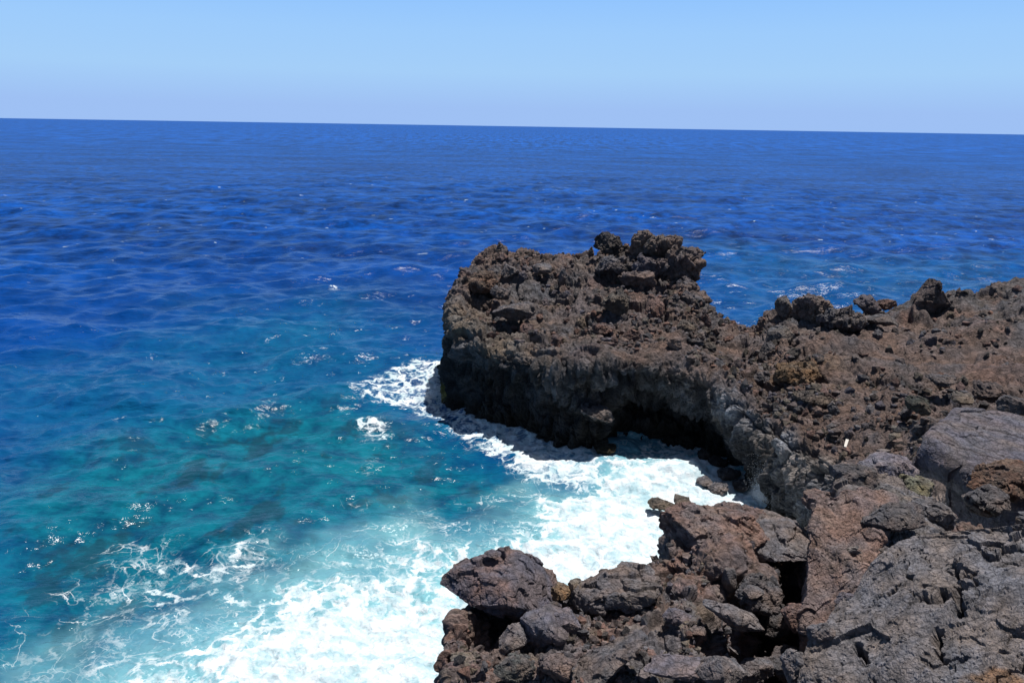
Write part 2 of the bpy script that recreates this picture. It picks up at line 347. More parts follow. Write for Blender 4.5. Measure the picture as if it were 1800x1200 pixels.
# ------------------------------------------------------------------ boulders
_ico = {}
def ico(sub):
    if sub not in _ico:
        bm = bmesh.new(); bmesh.ops.create_icosphere(bm, subdivisions=sub, radius=1)
        v = np.array([x.co[:] for x in bm.verts], np.float32); f = np.array([[q.index for q in x.verts] for x in bm.faces], np.int32); bm.free()
        _ico[sub] = (v, f)
    return _ico[sub]
def vnormals(v, f):
    n = np.cross(v[f[:, 1]] - v[f[:, 0]], v[f[:, 2]] - v[f[:, 0]]); o = np.zeros_like(v)
    for k in range(3): np.add.at(o, f[:, k], n)
    return o / (np.linalg.norm(o, axis=1)[:, None] + 1e-9)
def rock_verts(dim, seed, sub=5, planes=14, crag=1.0, cell=None, flat=None, lump=.25):
    """dim = size in metres; planes cut the blob into a broken block; flat = extra (normal, offset) cuts"""
    v, f = ico(sub); v = v.copy(); r = np.random.RandomState(seed)
    v *= (1 + lump * fbm(v, .9, 2, .5, seed))[:, None]
    cuts = [(x / np.linalg.norm(x), r.uniform(.55, .85)) for x in r.normal(size=(planes, 3))]
    for n, dd in cuts + [(np.array(a, float) / np.linalg.norm(a), b) for a, b in (flat or [])]:
        s = v @ n; m = s > dd; v[m] -= ((s[m] - dd) * .93)[:, None] * n
    mx, mn = v.max(0), v.min(0); v = (v - (mx + mn) / 2) / (mx - mn) * np.array(dim)
    n = vnormals(v, f); L = float(np.mean(dim)); q = v + seed * 3.1
    c0 = cell or L * .3
    h = crag * (.3 * c0 * blocks(q, c0, seed % 97, 1.1, .15) + .22 * c0 * .4 * blocks(q, c0 * .4, seed % 89 + 3, 1.1, .35))
    if sub > 5: h = h + crag * .025 * c0 * fbm(q, c0 * .15, 3, .6, 2)
    else: h = h + crag * .04 * c0 * fbm(q, c0 * .25, 2, .6, 2)
    return v + n * h[:, None], f, q
def tinted(q, base, sc, amt=.35, other=BROWN):
    k = sstep(-.4, .5, fbm(q, sc, 4, .6, 61))[:, None]
    return np.array(base) * (1 - amt * k) + np.array(other) * amt * k
def boulder(px, py, Y, wpx, hpx, depth, seed, label, cat='boulder', base=GREY, other=BROWN, amt=.5, sub=5, rot=(0, 0, 0), mat=None, name='boulder', group=None, **kw):
    c = P(px, py, Y=Y); dist = np.linalg.norm(c - np.array((0, 0, CAM_H)))
    sp = (CAM_H - c[2]) / dist; cp = math.sqrt(1 - sp * sp); happ = hpx / F * dist
    dim = (wpx / F * dist, depth, max(.5 * happ, (happ - .75 * depth * sp) / cp))
    v, f, q = rock_verts(dim, seed, sub, **kw)
    v = v @ np.array(Euler([R(a) for a in rot]).to_matrix()).T
    o = mesh_obj(name, v, f, mat or M_FAR, tinted(q, base, max(dim) * .4, amt, other), loc=c)
    return tag(o, label, cat, group)

# on the headland
boulder(1070, 428, 69, 48, 42, 2.6, 101, 'craggy dark boulder with a tiny spike on the headland skyline', base=DARK*1.3, crag=1.6, other=GREY, sub=6)
boulder(1124, 428, 68, 40, 54, 2.4, 102, 'tall square brown pillar rock topping the headland', base=BROWN*1.15, other=TAN, crag=1.1, rot=(0, 4, 20))
boulder(1165, 436, 67.5, 64, 52, 3.0, 103, 'knobbly brown crag just right of the tall pillar rock', base=BROWN*1.1, crag=1.5, other=TAN, sub=6)
boulder(1197, 476, 65, 62, 96, 3.6, 104, 'overhanging brown crag with a black hollow at the headland right end', base=BROWN*1.15, crag=1.5, other=TAN, sub=6, rot=(0, 14, 0), flat=[((-.6, -1, -.5), .45)])
boulder(1092, 468, 67, 90, 40, 3.2, 105, 'low grey rock mass below the craggy skyline boulder', base=GREY*1.15, crag=1.4, sub=6)
boulder(1150, 470, 66, 80, 44, 3, 106, 'lavender grey slabby rock between pillar and overhanging crag', base=VIO*1.15, crag=1.2, sub=6)
boulder(1218, 525, 62, 60, 42, 3, 107, 'brown rounded shoulder rock below the overhanging crag', base=BROWN, crag=1.1)
boulder(1082, 532, 58.5, 48, 46, 2.2, 108, 'ochre capped boulder with black shaded face mid headland', base=TAN*.9, other=DARK, amt=.7, flat=[((-.5, -1, -.3), .35)])
boulder(1062, 578, 54.5, 42, 26, 1.8, 109, 'flat reddish boulder in the middle of the headland slope', base=RED*.95, other=GREY)
boulder(990, 594, 53.6, 22, 24, 1.0, 110, 'small grey cube-like boulder standing above the cliff face', base=GREY*1.5, crag=.6)
boulder(905, 548, 57.8, 78, 46, 3.4, 111, 'broad grey overhang block with black hollow on left slope', base=GREY*1.2, flat=[((-.15, -1, -.5), .3)])
boulder(846, 497, 64, 62, 52, 3.2, 112, 'rust coloured lumpy boulder near the headland left edge', base=np.array((.15,.1,.075)), other=TAN, crag=1.4, sub=6)
boulder(897, 478, 66, 32, 30, 1.6, 113, 'angular grey boulder with black shaded side under the left peak', base=GREY*1.4, crag=.6)
boulder(952, 472, 66.5, 36, 22, 1.8, 114, 'pale wedge-shaped boulder on the upper left slope', base=GREY*1.5, crag=.5)
boulder(989, 488, 64.5, 16, 36, .7, 115, 'upright grey slab leaning on the headland slope', base=LGREY*1.0, crag=.4, rot=(15, 8, 0))
boulder(880, 515, 61.5, 34, 28, 1.6, 116, 'squat dark boulder left of the headland hollow', base=GREY*1.1)
boulder(1150, 545, 58, 34, 60, 1.6, 117, 'long tapered reddish rock tongue pointing down the slope', base=RED, crag=.6, rot=(-25, 10, 0))
boulder(1120, 490, 63.5, 60, 30, 2.4, 118, 'brown fractured slab below the grey skyline rocks', base=BROWN*1.1, crag=1.2)
boulder(1205, 575, 56, 34, 34, 1.6, 119, 'olive grey boulder on the neck of the headland', base=TAN*.8, crag=.9)
boulder(1048, 722, 48.0, 62, 40, 2.4, 120, 'pale sunlit ledge rock jutting from the cliff beside the cave', base=LGREY*.95, crag=1.3, cell=.5, rot=(0, 22, 0))
# neck and right plateau
boulder(1378, 538, 57, 26, 38, 1.3, 131, 'lone upright grey boulder on the skyline notch', base=GREY*1.25, other=TAN, crag=.7)
boulder(1432, 545, 55.5, 66, 62, 3.0, 132, 'biggest skyline boulder with rounded brown cap and black left face', base=BROWN*1.2, other=TAN, crag=1.0, sub=6, flat=[((-1, -.7, -.3), .35)])
boulder(1370, 592, 53, 48, 46, 2.2, 133, 'smooth round grey boulder below the upright skyline boulder', base=LGREY*.85, crag=.6, other=TAN)
boulder(1350, 618, 51.6, 30, 40, 1.6, 134, 'grey boulder left of the smooth round one', base=GREY, crag=1)
boulder(1480, 565, 54, 70, 46, 3.2, 135, 'ribbed dark grey outcrop between the two skyline boulders', base=GREY*1.0, crag=1.6, sub=6)
boulder(1526, 535, 56, 44, 36, 2.0, 136, 'mauve grey tilted boulder on the plateau skyline', base=VIO*1.2, crag=.7, rot=(0, 20, 0))
boulder(1557, 535, 57, 30, 22, 1.4, 137, 'low reddish brown skyline boulder beside the mauve one', base=RED*.9, crag=.9)
boulder(1545, 562, 54, 46, 24, 2.0, 138, 'smooth pale slab lying below the mauve skyline boulder', base=LGREY*.85, crag=.4)
boulder(1638, 522, 56.5, 50, 60, 2.0, 139, 'pointed triangular boulder alone on the right skyline', base=BROWN*1.05, other=DARK, crag=.6, planes=3, flat=[((.9, -.1, .6), .3), ((-.9, -.1, .55), .3), ((-.3, -1, .3), .4)])
boulder(1332, 655, 48.6, 38, 30, 1.6, 140, 'rounded light grey boulder above the rim of the cave', base=LGREY*.85, crag=.5, other=TAN)
boulder(1300, 655, 48.2, 28, 22, 1.2, 141, 'dull mauve block beside the light grey rim boulder', base=VIO, crag=.7)
boulder(1430, 700, 42.5, 60, 30, 2.2, 142, 'tan crumbly outcrop rising from the red soil', base=TAN*.85, crag=1.5, sub=6)
boulder(1400, 655, 46.0, 74, 50, 3.2, 143, 'ochre yellow weathered outcrop on the neck', base=OCHRE*.9, other=TAN, crag=1.4, sub=6)
boulder(1445, 632, 47.5, 30, 26, 1.4, 144, 'dark boulder at the top of the ochre outcrop', base=DARK*1.3)
boulder(1614, 712, 37.5, 34, 36, 1.5, 145, 'greenish grey boulder in the gully below the plateau', base=np.array((.07,.075,.062)), crag=.9)
boulder(1690, 700, 37, 36, 24, 1.4, 146, 'tan topped boulder just behind the big flat slab', base=TAN, crag=.8)
boulder(1735, 690, 38, 46, 40, 2.2, 147, 'dark brown hump rock behind the tan topped boulder', base=BROWN*.8, crag=1.2)
boulder(1655, 668, 41, 36, 24, 1.6, 148, 'bluish grey boulder in the dark rubble of the plateau', base=GREY*1.1, crag=.8)
boulder(1785, 708, 34, 56, 36, 1.8, 149, 'pale grey boulder at the right frame edge behind the slab', base=LGREY*.9, crag=.5)
boulder(1795, 760, 26, 50, 56, 1.6, 150, 'smooth grey boulder resting against the slab at the right edge', base=LGREY*.7, crag=.4, mat=M_MID)
# sea rocks in the cove
for i, (px, py, wx, hx, lb, bs) in enumerate([
    (1162, 884, 44, 26, 'pointed grey brown rock breaking through the surf', TAN*.9),
    (1198, 880, 28, 20, 'small foam-washed rock right of the pointed grey brown one', TAN*.9),
    (1262, 858, 34, 26, 'foam-covered rock nearest the near ledge', GREY*1.6),
    (1238, 846, 28, 16, 'low washed rock in the middle of the cove surf', GREY*1.6),
    (1240, 798, 30, 26, 'black wet boulder at the cave mouth', DARK*.6),
    (1262, 812, 34, 24, 'black wet boulder second along from the cave mouth', DARK*.6),
    (1283, 832, 40, 26, 'grey wet boulder at the foot of the cove cliff', GREY*.9),
    (1306, 852, 34, 24, 'wet boulder where the cove cliff meets the surf', GREY*.7),
    (1064, 788, 40, 22, 'brown weedy rock at the foot of the pale ledge', np.array((.05,.042,.02)))]):
    c0 = P(px, py, z=.1)
    boulder(px, py, c0[1], wx, hx, 1.4, 160 + i, lb, 'sea rock', base=bs, crag=.9, name='sea_rock', amt=.25)

# near rocks
boulder(876, 1034, 13.2, 196, 136, 1.6, 201, 'large rounded boulder overhanging the surf at the ledge left end', base=VIO*1.02, other=RED, amt=.6, sub=7, mat=M_NEAR, crag=.62, cell=.42, planes=8, flat=[((-.05, -.1, 1), .72), ((-.2, -.9, -.5), .62)], lump=.12)
boulder(938, 1035, 13.6, 90, 80, 1.2, 202, 'reddish brown rock joined to the right of the overhanging boulder', base=BROWN*1.05, other=RED, sub=6, mat=M_NEAR, crag=.6, cell=.25)
boulder(866, 972, 13.5, 30, 18, .3, 219, 'small knob stone sitting on top of the overhanging boulder', base=VIO, sub=5, mat=M_NEAR, crag=.6)
boulder(962, 1110, 11.9, 84, 100, .9, 203, 'upright violet grey block below the overhanging boulder', base=VIO*1.15, other=GREY, sub=6, mat=M_NEAR, crag=.4, cell=.3, rot=(0, 0, 25))
boulder(990, 1093, 12.0, 60, 60, .6, 220, 'smooth mauve faced block right of the upright violet block', base=VIO*1.1, sub=6, mat=M_NEAR, crag=.3, cell=.3)
boulder(902, 1122, 11.7, 60, 52, .5, 204, 'pointed grey stone at the edge of the black hollow', base=GREY*1.4, sub=6, mat=M_NEAR, crag=.4, cell=.2, rot=(0, -25, 15))
boulder(814, 1178, 11.0, 56, 70, .7, 205, 'tan ribbed rock at the lower left corner of the ledge', base=TAN*1.05, sub=6, mat=M_NEAR, crag=.7, cell=.25, rot=(0, -12, 0))
boulder(1082, 1040, 13.1, 156, 96, 1.4, 206, 'long dark grey boulder with shadowed underside on the ledge rim', base=GREY*1.1, sub=7, mat=M_NEAR, crag=.8, cell=.36, rot=(0, -12, 0), flat=[((0, -.6, -.8), .4)])
boulder(1120, 1008, 13.8, 60, 44, .9, 207, 'small grey cap rock behind the long dark boulder', base=GREY*1.2, sub=6, mat=M_NEAR, crag=.5, cell=.2)
boulder(988, 1038, 13.3, 40, 40, .5, 208, 'ochre stone in the notch of the ledge rim', base=OCHRE*.9, other=TAN, sub=5, mat=M_NEAR, crag=.8)
boulder(1010, 1026, 13.4, 24, 24, .3, 221, 'little tan stone perched in the notch against the foam', base=TAN*1.2, sub=5, mat=M_NEAR, crag=.6)
boulder(1255, 935, 14.9, 180, 110, 1.9, 209, 'broad reddish rubble-coated mound rock on the ledge skyline', base=BROWN*1.1, other=RED, amt=.7, sub=7, mat=M_NEAR, crag=.9, cell=.3)
boulder(1362, 940, 15.0, 110, 90, 1.9, 210, 'grey rimmed rock right of the reddish mound', base=GREY*1.2, sub=6, mat=M_NEAR, crag=.6, cell=.3)
boulder(1288, 1080, 11.9, 120, 62, .9, 211, 'diagonal grey slab jutting over the black hollow', base=GREY*1.3, other=BROWN, sub=6, mat=M_NEAR, crag=.4, cell=.35, rot=(-20, 28, 0))
boulder(1190, 1082, 12.0, 46, 34, .4, 212, 'blue grey stone embedded in brown rubble', base=VIO*1.25, sub=6, mat=M_NEAR, crag=.4, cell=.15)
boulder(1222, 1108, 11.6, 36, 22, .3, 222, 'brown lumpy stone right below the blue grey stone', base=BROWN, sub=5, mat=M_NEAR, crag=.7)
boulder(1268, 1180, 10.2, 84, 86, .7, 213, 'light grey block standing at the bottom beside the hollow', base=LGREY*.95, sub=6, mat=M_NEAR, crag=.4, cell=.2)
boulder(1190, 1172, 10.4, 110, 34, .6, 214, 'flat lavender slab lying along the bottom of the ledge', base=VIO*1.25, sub=6, mat=M_NEAR, crag=.3, cell=.2)
boulder(1070, 1165, 10.7, 150, 56, .9, 215, 'curved pale grey lava band crossing the lower ledge', base=LGREY*.8, sub=6, mat=M_NEAR, crag=.5, cell=.25, rot=(0, -32, 0))
boulder(905, 1172, 10.9, 70, 60, .6, 216, 'greenish grey jagged rock at the bottom left', base=np.array((.085,.09,.085)), sub=6, mat=M_NEAR, crag=1, cell=.2)
boulder(978, 1172, 10.7, 66, 54, .5, 217, 'brown split rock at the bottom beside the jagged one', base=BROWN, sub=6, mat=M_NEAR, crag=.9, cell=.2)
boulder(1335, 1045, 13.0, 80, 70, .9, 218, 'dark craggy rock hanging above the black hollow', base=GREY*.8, sub=6, mat=M_NEAR, crag=1.2, cell=.2)
boulder(1282, 1018, 13.3, 24, 48, .35, 223, 'upright smooth grey stone leaning in the rubble', base=LGREY*.85, sub=5, mat=M_NEAR, crag=.25)
boulder(1325, 1040, 12.8, 34, 26, .35, 224, 'pale smooth stone right of the leaning grey one', base=LGREY*.9, sub=5, mat=M_NEAR, crag=.25)

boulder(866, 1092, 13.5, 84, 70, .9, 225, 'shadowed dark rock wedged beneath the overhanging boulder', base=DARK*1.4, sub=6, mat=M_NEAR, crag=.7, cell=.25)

# ------------------------------------------------------------------ big slabs: control patch on top, sides dropping away
def slab(name, ctrl, drop, seed, label, base, other, nu=500, nv=500, amp=1.0, mat=None, stri=0, inset=.15, crackw=0.0, patches=(), slots=(), fine=1.0, shift=(0, 0), lipk=(.5, .5)):
    C = np.array([[P(a, b, Y=c) for a, b, c in r] for r in ctrl])
    cen = C.reshape(-1, 3).mean(0)
    def ring(C, dz, sc):
        D = C.copy(); return D
    # extend grid by two rings going down
    def ext(C, dz, sc, sh=0):
        n, m = C.shape[:2]; E = np.zeros((n + 2, m + 2, 3)); E[1:-1, 1:-1] = C
        E[0, 1:-1] = C[0]; E[-1, 1:-1] = C[-1]; E[1:-1, 0] = C[:, 0]; E[1:-1, -1] = C[:, -1]
        E[0, 0], E[0, -1], E[-1, 0], E[-1, -1] = C[0, 0], C[0, -1], C[-1, 0], C[-1, -1]
        m_ = np.ones(E.shape[:2], bool); m_[1:-1, 1:-1] = False
        q = E[m_]; q[:, :2] = cen[:2] + (q[:, :2] - cen[:2]) * sc + np.array(shift) * sh; q[:, 2] -= dz; E[m_] = q
        return E
    E = ext(C, drop * .12, 1 + .02); E = ext(E, drop * lipk[0], 1 - inset * .3, lipk[1]); E = ext(E, drop * (1 - lipk[0]), 1 - inset, 1 - lipk[1])
    S = patch(E, nu, nv); n = gnormals(S)
    if n[nu // 2, nv // 2, 2] < 0: n = -n
    p = S.reshape(-1, 3); q = (p - cen) + seed
    h = amp * (.14 * fbm(q, 1.6, 3, .5, seed) + .1 * blocks(q, 1.0, seed, .7, .1) + .03 * fine * blocks(q, .3, seed + 3, .8, .2) * sstep(-.3, .4, fbm(q, .9, 2, .5, 8)) + .009 * fine * blocks(q, .09, seed + 5, .8, .5) + .006 * fbm(q, .07, 3, .6, seed))
    if crackw:
        f1, f2, r, o = cells(q + .25 * np.stack([fbm(q, .5, 3, .6, kk) for kk in (1, 2, 3)], 1), 1.3, seed + 9)
        ln = 1 - sstep(0, .05, f2 - f1); gate = sstep(0, .3, fbm(q, 1.1, 2, .5, 77))
        h = h - crackw * ln * gate
        pits = sstep(.34, .2, cells(q + .04 * np.stack([fbm(q, .06, 2, .6, kk) for kk in (1, 2, 3)], 1), .13, seed + 19)[0]) * sstep(-.1, .4, fbm(q, .35, 2, .5, 78))
        h = h - .035 * pits
    for sa, sb, sw_, sdp in slots:
        ab = sb - sa; tt = np.clip(((p - sa) @ ab) / (ab @ ab), 0, 1); dd_ = np.linalg.norm(p - sa - tt[:, None] * ab, axis=1) + .04 * fbm(q, .12, 3, .6, 9)
        h = h - sdp * sstep(sw_, sw_ * .35, dd_)
    if stri:
        a = np.array((1.0, .35, 0)); s = q @ a
        h = h + stri * np.sin(s * 16 + 2.5 * fbm(q, .8, 2, .5, 3)) * sstep(-.3, .2, fbm(q, .7, 2, .5, 4))
    p2 = p + n.reshape(-1, 3) * h[:, None]
    c = tinted(q, base, .9, .5, other)
    for (ctr, rad, colr) in patches:
        k = sstep(.25, .55, np.exp(-(((p - ctr) / rad)**2).sum(1)) * (1 + .5 * fbm(p, .3, 3, .6, 5)))[:, None]; c = c * (1 - k) + np.array(colr) * k
    o = mesh_obj(name, p2 - cen, grid_faces(nu, nv), mat or M_NEAR, c, loc=cen)
    return tag(o, label, 'boulder')
slab('boulder', [
  [(1370,1330,8.6),(1400,1210,9.2),(1440,1110,9.9),(1500,1035,10.5),(1545,985,11.0)],
  [(1520,1340,8.0),(1530,1210,8.6),(1550,1110,9.4),(1580,1010,10.3),(1605,945,11.0)],
  [(1650,1340,7.4),(1650,1210,8.0),(1660,1110,8.8),(1680,1000,10.0),(1685,930,10.9)],
  [(1780,1340,7.0),(1770,1210,7.6),(1765,1100,8.5),(1755,1000,9.7),(1750,922,10.7)],
  [(1920,1330,6.8),(1900,1200,7.4),(1880,1090,8.3),(1850,990,9.5),(1825,908,10.6)]],
  2.6, 301, 'huge pitted grey slab filling the lower right corner', LGREY*1.08, GREY*1.2, 900, 800, 1.15, crackw=.2, fine=1.5, mat=M_SLAB, slots=[(P(1590,1000,Y=10.2), P(1560,1040,Y=10.1), .05, .25), (P(1650,1030,Y=9.7), P(1668,1045,Y=9.5), .04, .25), (P(1500,1120,Y=9.5), P(1520,1160,Y=9.1), .07, .4), (P(1600,1040,Y=9.9), P(1625,1060,Y=9.6), .035, .2), (P(1700,1150,Y=8.4), P(1730,1135,Y=8.5), .05, .3), (P(1683,985,Y=10.05), P(1680,1070,Y=9.1), .1, .5), (P(1640,1100,Y=9.0), P(1645,1140,Y=8.6), .07, .4), (P(1725,925,Y=10.6), P(1738,960,Y=10.2), .05, .3), (P(1545,1080,Y=9.6), P(1575,1130,Y=9.0), .05, .3)],
  patches=[(P(1742, 1180, Y=7.7), (.32, .4, .8), (.21, .135, .085)), (P(1560, 1150, Y=9), (.7, .5, .5), LGREY*1.1)])
slab('boulder', [
  [(1420,1095,11.8),(1420,1020,12.4),(1428,940,13.2),(1440,880,14.0)],
  [(1445,1095,11.7),(1450,1020,12.4),(1465,940,13.2),(1485,870,14.3)],
  [(1490,1085,11.5),(1500,1010,12.2),(1515,940,13.1),(1535,868,14.3)],
  [(1512,1075,11.6),(1535,1000,12.3),(1552,935,13.2),(1562,880,14.2)]],
  1.5, 305, 'tilted brown striated slab leaning beside the black hollow', BROWN*1.25, RED, 600, 600, 1.0, stri=.03, fine=2.2)
slab('boulder', [
  [(1505,965,12.9),(1488,860,14.9),(1500,835,15.8),(1520,820,16.6)],
  [(1560,985,12.5),(1545,880,14.6),(1550,825,15.9),(1560,797,16.9)],
  [(1620,975,12.8),(1600,895,14.4),(1600,850,15.6),(1597,815,16.7)],
  [(1690,960,13.2),(1655,920,14.0),(1640,885,15.0),(1625,850,16.2)]],
  1.8, 309, 'craggy ridge rock with pale lavender cap behind the striated slab', GREY*1.2, TAN*.9, 600, 600, 1.2, fine=2.4,
  patches=[(P(1555, 815, Y=16.5), (.4, .5, .35), VIO*1.9)])
slab('boulder', [
  [(1625,775,20.2),(1632,755,21.2),(1650,738,22.4),(1680,722,23.6)],
  [(1680,800,19.4),(1690,770,20.6),(1700,742,22.2),(1725,718,23.8)],
  [(1730,825,18.8),(1745,790,20.2),(1755,755,21.8),(1780,730,23.4)],
  [(1790,835,18.5),(1810,800,19.9),(1825,770,21.4),(1840,745,23.0)],
  [(1880,840,18.3),(1900,805,19.8),(1910,775,21.3),(1920,750,22.8)]],
  7.5, 313, 'large flat topped grey slab with deep black shaded side', VIO*1.35, LGREY*1.05, 600, 600, .8, inset=.1, shift=(2.4, 1.9), lipk=(.13, .65), mat=M_MID,
  patches=[(P(1790, 828, Y=18.6), (.9, .5, .35), (.17, .1, .072))])
boulder(1780, 850, 18.3, 110, 70, 1.3, 321, 'orange rust coloured rock at the front edge of the flat slab', base=np.array((.165,.095,.066)), other=TAN, sub=6, mat=M_MID, crag=1.0, cell=.3)
boulder(1738, 885, 17.6, 60, 60, 1.0, 322, 'dim grey rock low in the pit under the flat slab', base=GREY*1.2, sub=6, mat=M_MID, crag=.9, cell=.3)

KW = dict(mat=M_NEAR, crag=.7, sub=6)
boulder(1556, 820, 16.1, 96, 60, 1.1, 331, 'lavender grey angular cap block on top of the ridge', base=VIO*1.5, other=LGREY, cell=.3, planes=9, **KW)
boulder(1504, 838, 15.3, 76, 64, 1.0, 332, 'dark craggy lump left of the lavender cap block', base=DARK*1.7, other=BROWN, cell=.2, **KW)
boulder(1598, 862, 15.6, 66, 66, .9, 333, 'yellow stained grey rock right below the lavender cap block', base=np.array((.16,.155,.10)), other=GREY, cell=.22, **KW)
boulder(1640, 905, 14.3, 70, 54, .8, 334, 'grey rock stepping down the right side of the ridge', base=LGREY*.9, other=GREY, cell=.22, **KW)
boulder(1452, 884, 14.9, 64, 46, .8, 335, 'jagged brown rock at the top left of the striated slab', base=BROWN, other=RED, cell=.18, **KW)
boulder(1570, 912, 13.4, 100, 60, .8, 336, 'rough dark rock on the ridge above the pitted slab', base=GREY*.85, other=BROWN, cell=.16, **KW)
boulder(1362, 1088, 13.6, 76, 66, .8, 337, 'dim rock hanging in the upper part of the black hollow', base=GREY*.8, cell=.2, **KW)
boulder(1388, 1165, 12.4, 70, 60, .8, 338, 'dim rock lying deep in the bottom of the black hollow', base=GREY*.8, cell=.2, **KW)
boulder(1330, 1175, 11.4, 60, 56, .6, 339, 'grey rock on the left lip of the black hollow', base=GREY*1.2, cell=.2, **KW)
boulder(1402, 1082, 12.1, 50, 60, .6, 340, 'reddish lump at the foot of the striated slab', base=RED, other=BROWN, cell=.16, **KW)
boulder(1406, 1176, 9.7, 62, 80, .5, 341, 'broken grey block at the lower left edge of the pitted slab', base=LGREY*.9, cell=.2, planes=9, **KW)
boulder(1452, 1112, 9.9, 64, 56, .45, 342, 'wedge block split off the left edge of the pitted slab', base=LGREY*1.0, cell=.18, planes=9, **KW)
boulder(1496, 1058, 10.5, 56, 44, .4, 343, 'small violet block in the crack above the pitted slab', base=VIO*1.2, cell=.15, planes=9, **KW)

# ------------------------------------------------------------------ loose rocks: individuals, then rubble as stuff
rng = np.random.RandomState(11)
variants = {}
def variant(kind, i):
    if (kind, i) not in variants:
        base = [GREY * 1.2, BROWN * 1.1, VIO * 1.1, DARK * 1.3, RED * .9, LGREY * .8, TAN * .8][i % 7]
        v, f, q = rock_verts((1, .85, .75), 500 + i, 4, 12, .8, .35)
        variants[(kind, i)] = mesh_obj('lava_rock', v, f, M_FAR if kind == 'far' else M_NEAR, tinted(q, base, .5, .4))
        return variants[(kind, i)]
    s = variants[(kind, i)]; o = s.copy(); col.objects.link(o); return o
COLW = ['grey', 'brown', 'violet grey', 'blackish', 'reddish', 'pale grey', 'tan']
def scatter(grid, n, urange, vrange, smin, smax, kind, label, group, gate=None):
    nu, nv = grid.shape[:2]; k = 0
    while k < n:
        iu = int(rng.uniform(*urange) * (nu - 1)); iv = int(rng.uniform(*vrange) * (nv - 1)); q = grid[iu, iv]
        if gate is not None and not gate(q): continue
        vi = rng.randint(14); o = variant(kind, vi); s = smin + (smax - smin) * rng.rand() ** 2.2
        o.location = q + np.array((0, 0, .12 * s)); o.scale = (s * rng.uniform(.8, 1.3), s * rng.uniform(.8, 1.3), s * rng.uniform(.7, 1.1))
        o.rotation_euler = rng.uniform(0, 6.28, 3); 
        fu = (iu / (nu - 1) - urange[0]) / (urange[1] - urange[0]); fv = (iv / (nv - 1) - vrange[0]) / (vrange[1] - vrange[0])
        sz = 'small' if s < smin + .2 * (smax - smin) else 'mid-sized' if s < smin + .55 * (smax - smin) else 'large'
        lo, hi = ('cliff rim', 'skyline') if kind == 'far' else ('bottom of the photo', 'surf side rim')
        fvw = 'near ' + lo if fv < .33 else 'near ' + hi if fv > .67 else 'midway up'
        fuw = ['left end', 'left of middle', 'right of middle', 'right end'][min(3, int(fu * 4))]
        tag(o, f'{sz} {COLW[vi % 7]} {label}, {fuw}, {fvw}', 'rock', group); k += 1
nuc = 20.0; nvc = 10.0
scatter(HP, 120, (3 / nuc, 10.5 / nuc), (4.4 / nvc, 6.9 / nvc), .35, 1.15, 'far', 'loose rock on headland top', 'loose rocks on the headland')
scatter(HP, 90, (10.5 / nuc, 18.3 / nuc), (4.6 / nvc, 6.9 / nvc), .3, 1.0, 'far', 'loose rock on right plateau', 'loose rocks on the right plateau')
scatter(LP, 80, (2.5 / 17, 13 / 17), (1.8 / 8, 4.9 / 8), .09, .3, 'near', 'loose stone on near ledge', 'loose stones on the near ledge')

def rubble(name, grid, n, urange, vrange, smin, smax, mat, label, gatefn=None):
    v0, f0 = ico(1); nu, nv = grid.shape[:2]
    iu = (rng.uniform(*urange, n) * (nu - 1)).astype(int); iv = (rng.uniform(*vrange, n) * (nv - 1)).astype(int)
    q = grid[iu, iv]
    m = rng.rand(n) < sstep(-.35, .4, fbm(q, 3 if smax > .3 else .8, 3, .5, 71)); q = q[m]; n = len(q)
    s = smin + (smax - smin) * rng.rand(n) ** 3.5
    V = np.repeat(v0[None], n, 0) * (1 + .32 * rng.normal(size=(n, len(v0), 1))).clip(.5, 1.5)
    V *= rng.uniform(.6, 1.2, (n, 1, 3)); a = rng.rand(n) * 6.28
    ca, sa = np.cos(a)[:, None], np.sin(a)[:, None]; x, y = V[..., 0] * ca - V[..., 1] * sa, V[..., 0] * sa + V[..., 1] * ca
    V = np.stack([x, y, V[..., 2]], 2) * (s / 2)[:, None, None] + q[:, None, :] + np.array((0, 0, 1.0)) * (s * .12)[:, None, None]
    Fc = (f0[None] + (np.arange(n) * len(v0))[:, None, None]).reshape(-1, 3)
    pal = np.array([GREY * 1.15, BROWN * 1.1, DARK * 1.3, RED, VIO, TAN * .85, BROWN * .9]); c = pal[rng.randint(len(pal), size=n)] * rng.uniform(.7, 1.25, (n, 1))
    return tag(mesh_obj(name, V.reshape(-1, 3), Fc, mat, np.repeat(c, len(v0), 0)), label, 'rubble', kind='stuff')
rubble('lava_rubble', HP, 12000, (3 / nuc, 18.5 / nuc), (4.3 / nvc, 7.1 / nvc), .08, .6, M_FAR, 'countless clinker fragments covering the headland top')
rubble('lava_rubble', LP, 9000, (2.2 / 17, 13 / 17), (1.2 / 8, 5.1 / 8), .025, .2, M_NEAR, 'countless clinker fragments covering the near ledge')

# cairns
def cairn(px, py, Y, h, seed, label):
    c = P(px, py, Y=Y); e = bpy.data.objects.new('cairn', None); col.objects.link(e); e.location = c; tag(e, label, 'cairn', 'stone cairns on the headland skyline')
    z = 0; r = np.random.RandomState(seed)
    for k, (w_, hh) in enumerate([(.62, .34), (.5, .28), (.36, .22), (.26, .16)]):
        v, f, q = rock_verts((w_ * h, w_ * h * .8, hh * h), seed + k, 4, 12, .5)
        mesh_obj('stone', v, f, M_FAR, tinted(q, [TAN * .9, GREY, TAN, GREY * 1.2][k], .3), parent=e, loc=(r.uniform(-.04, .04), 0, z + hh * h / 2)); z += hh * h * .88
cairn(877, 443, 69.5, 1.0, 601, 'small stone cairn on the left peak of the headland')
cairn(1039, 447, 69, .75, 605, 'smallest stone cairn left of the craggy skyline boulder')

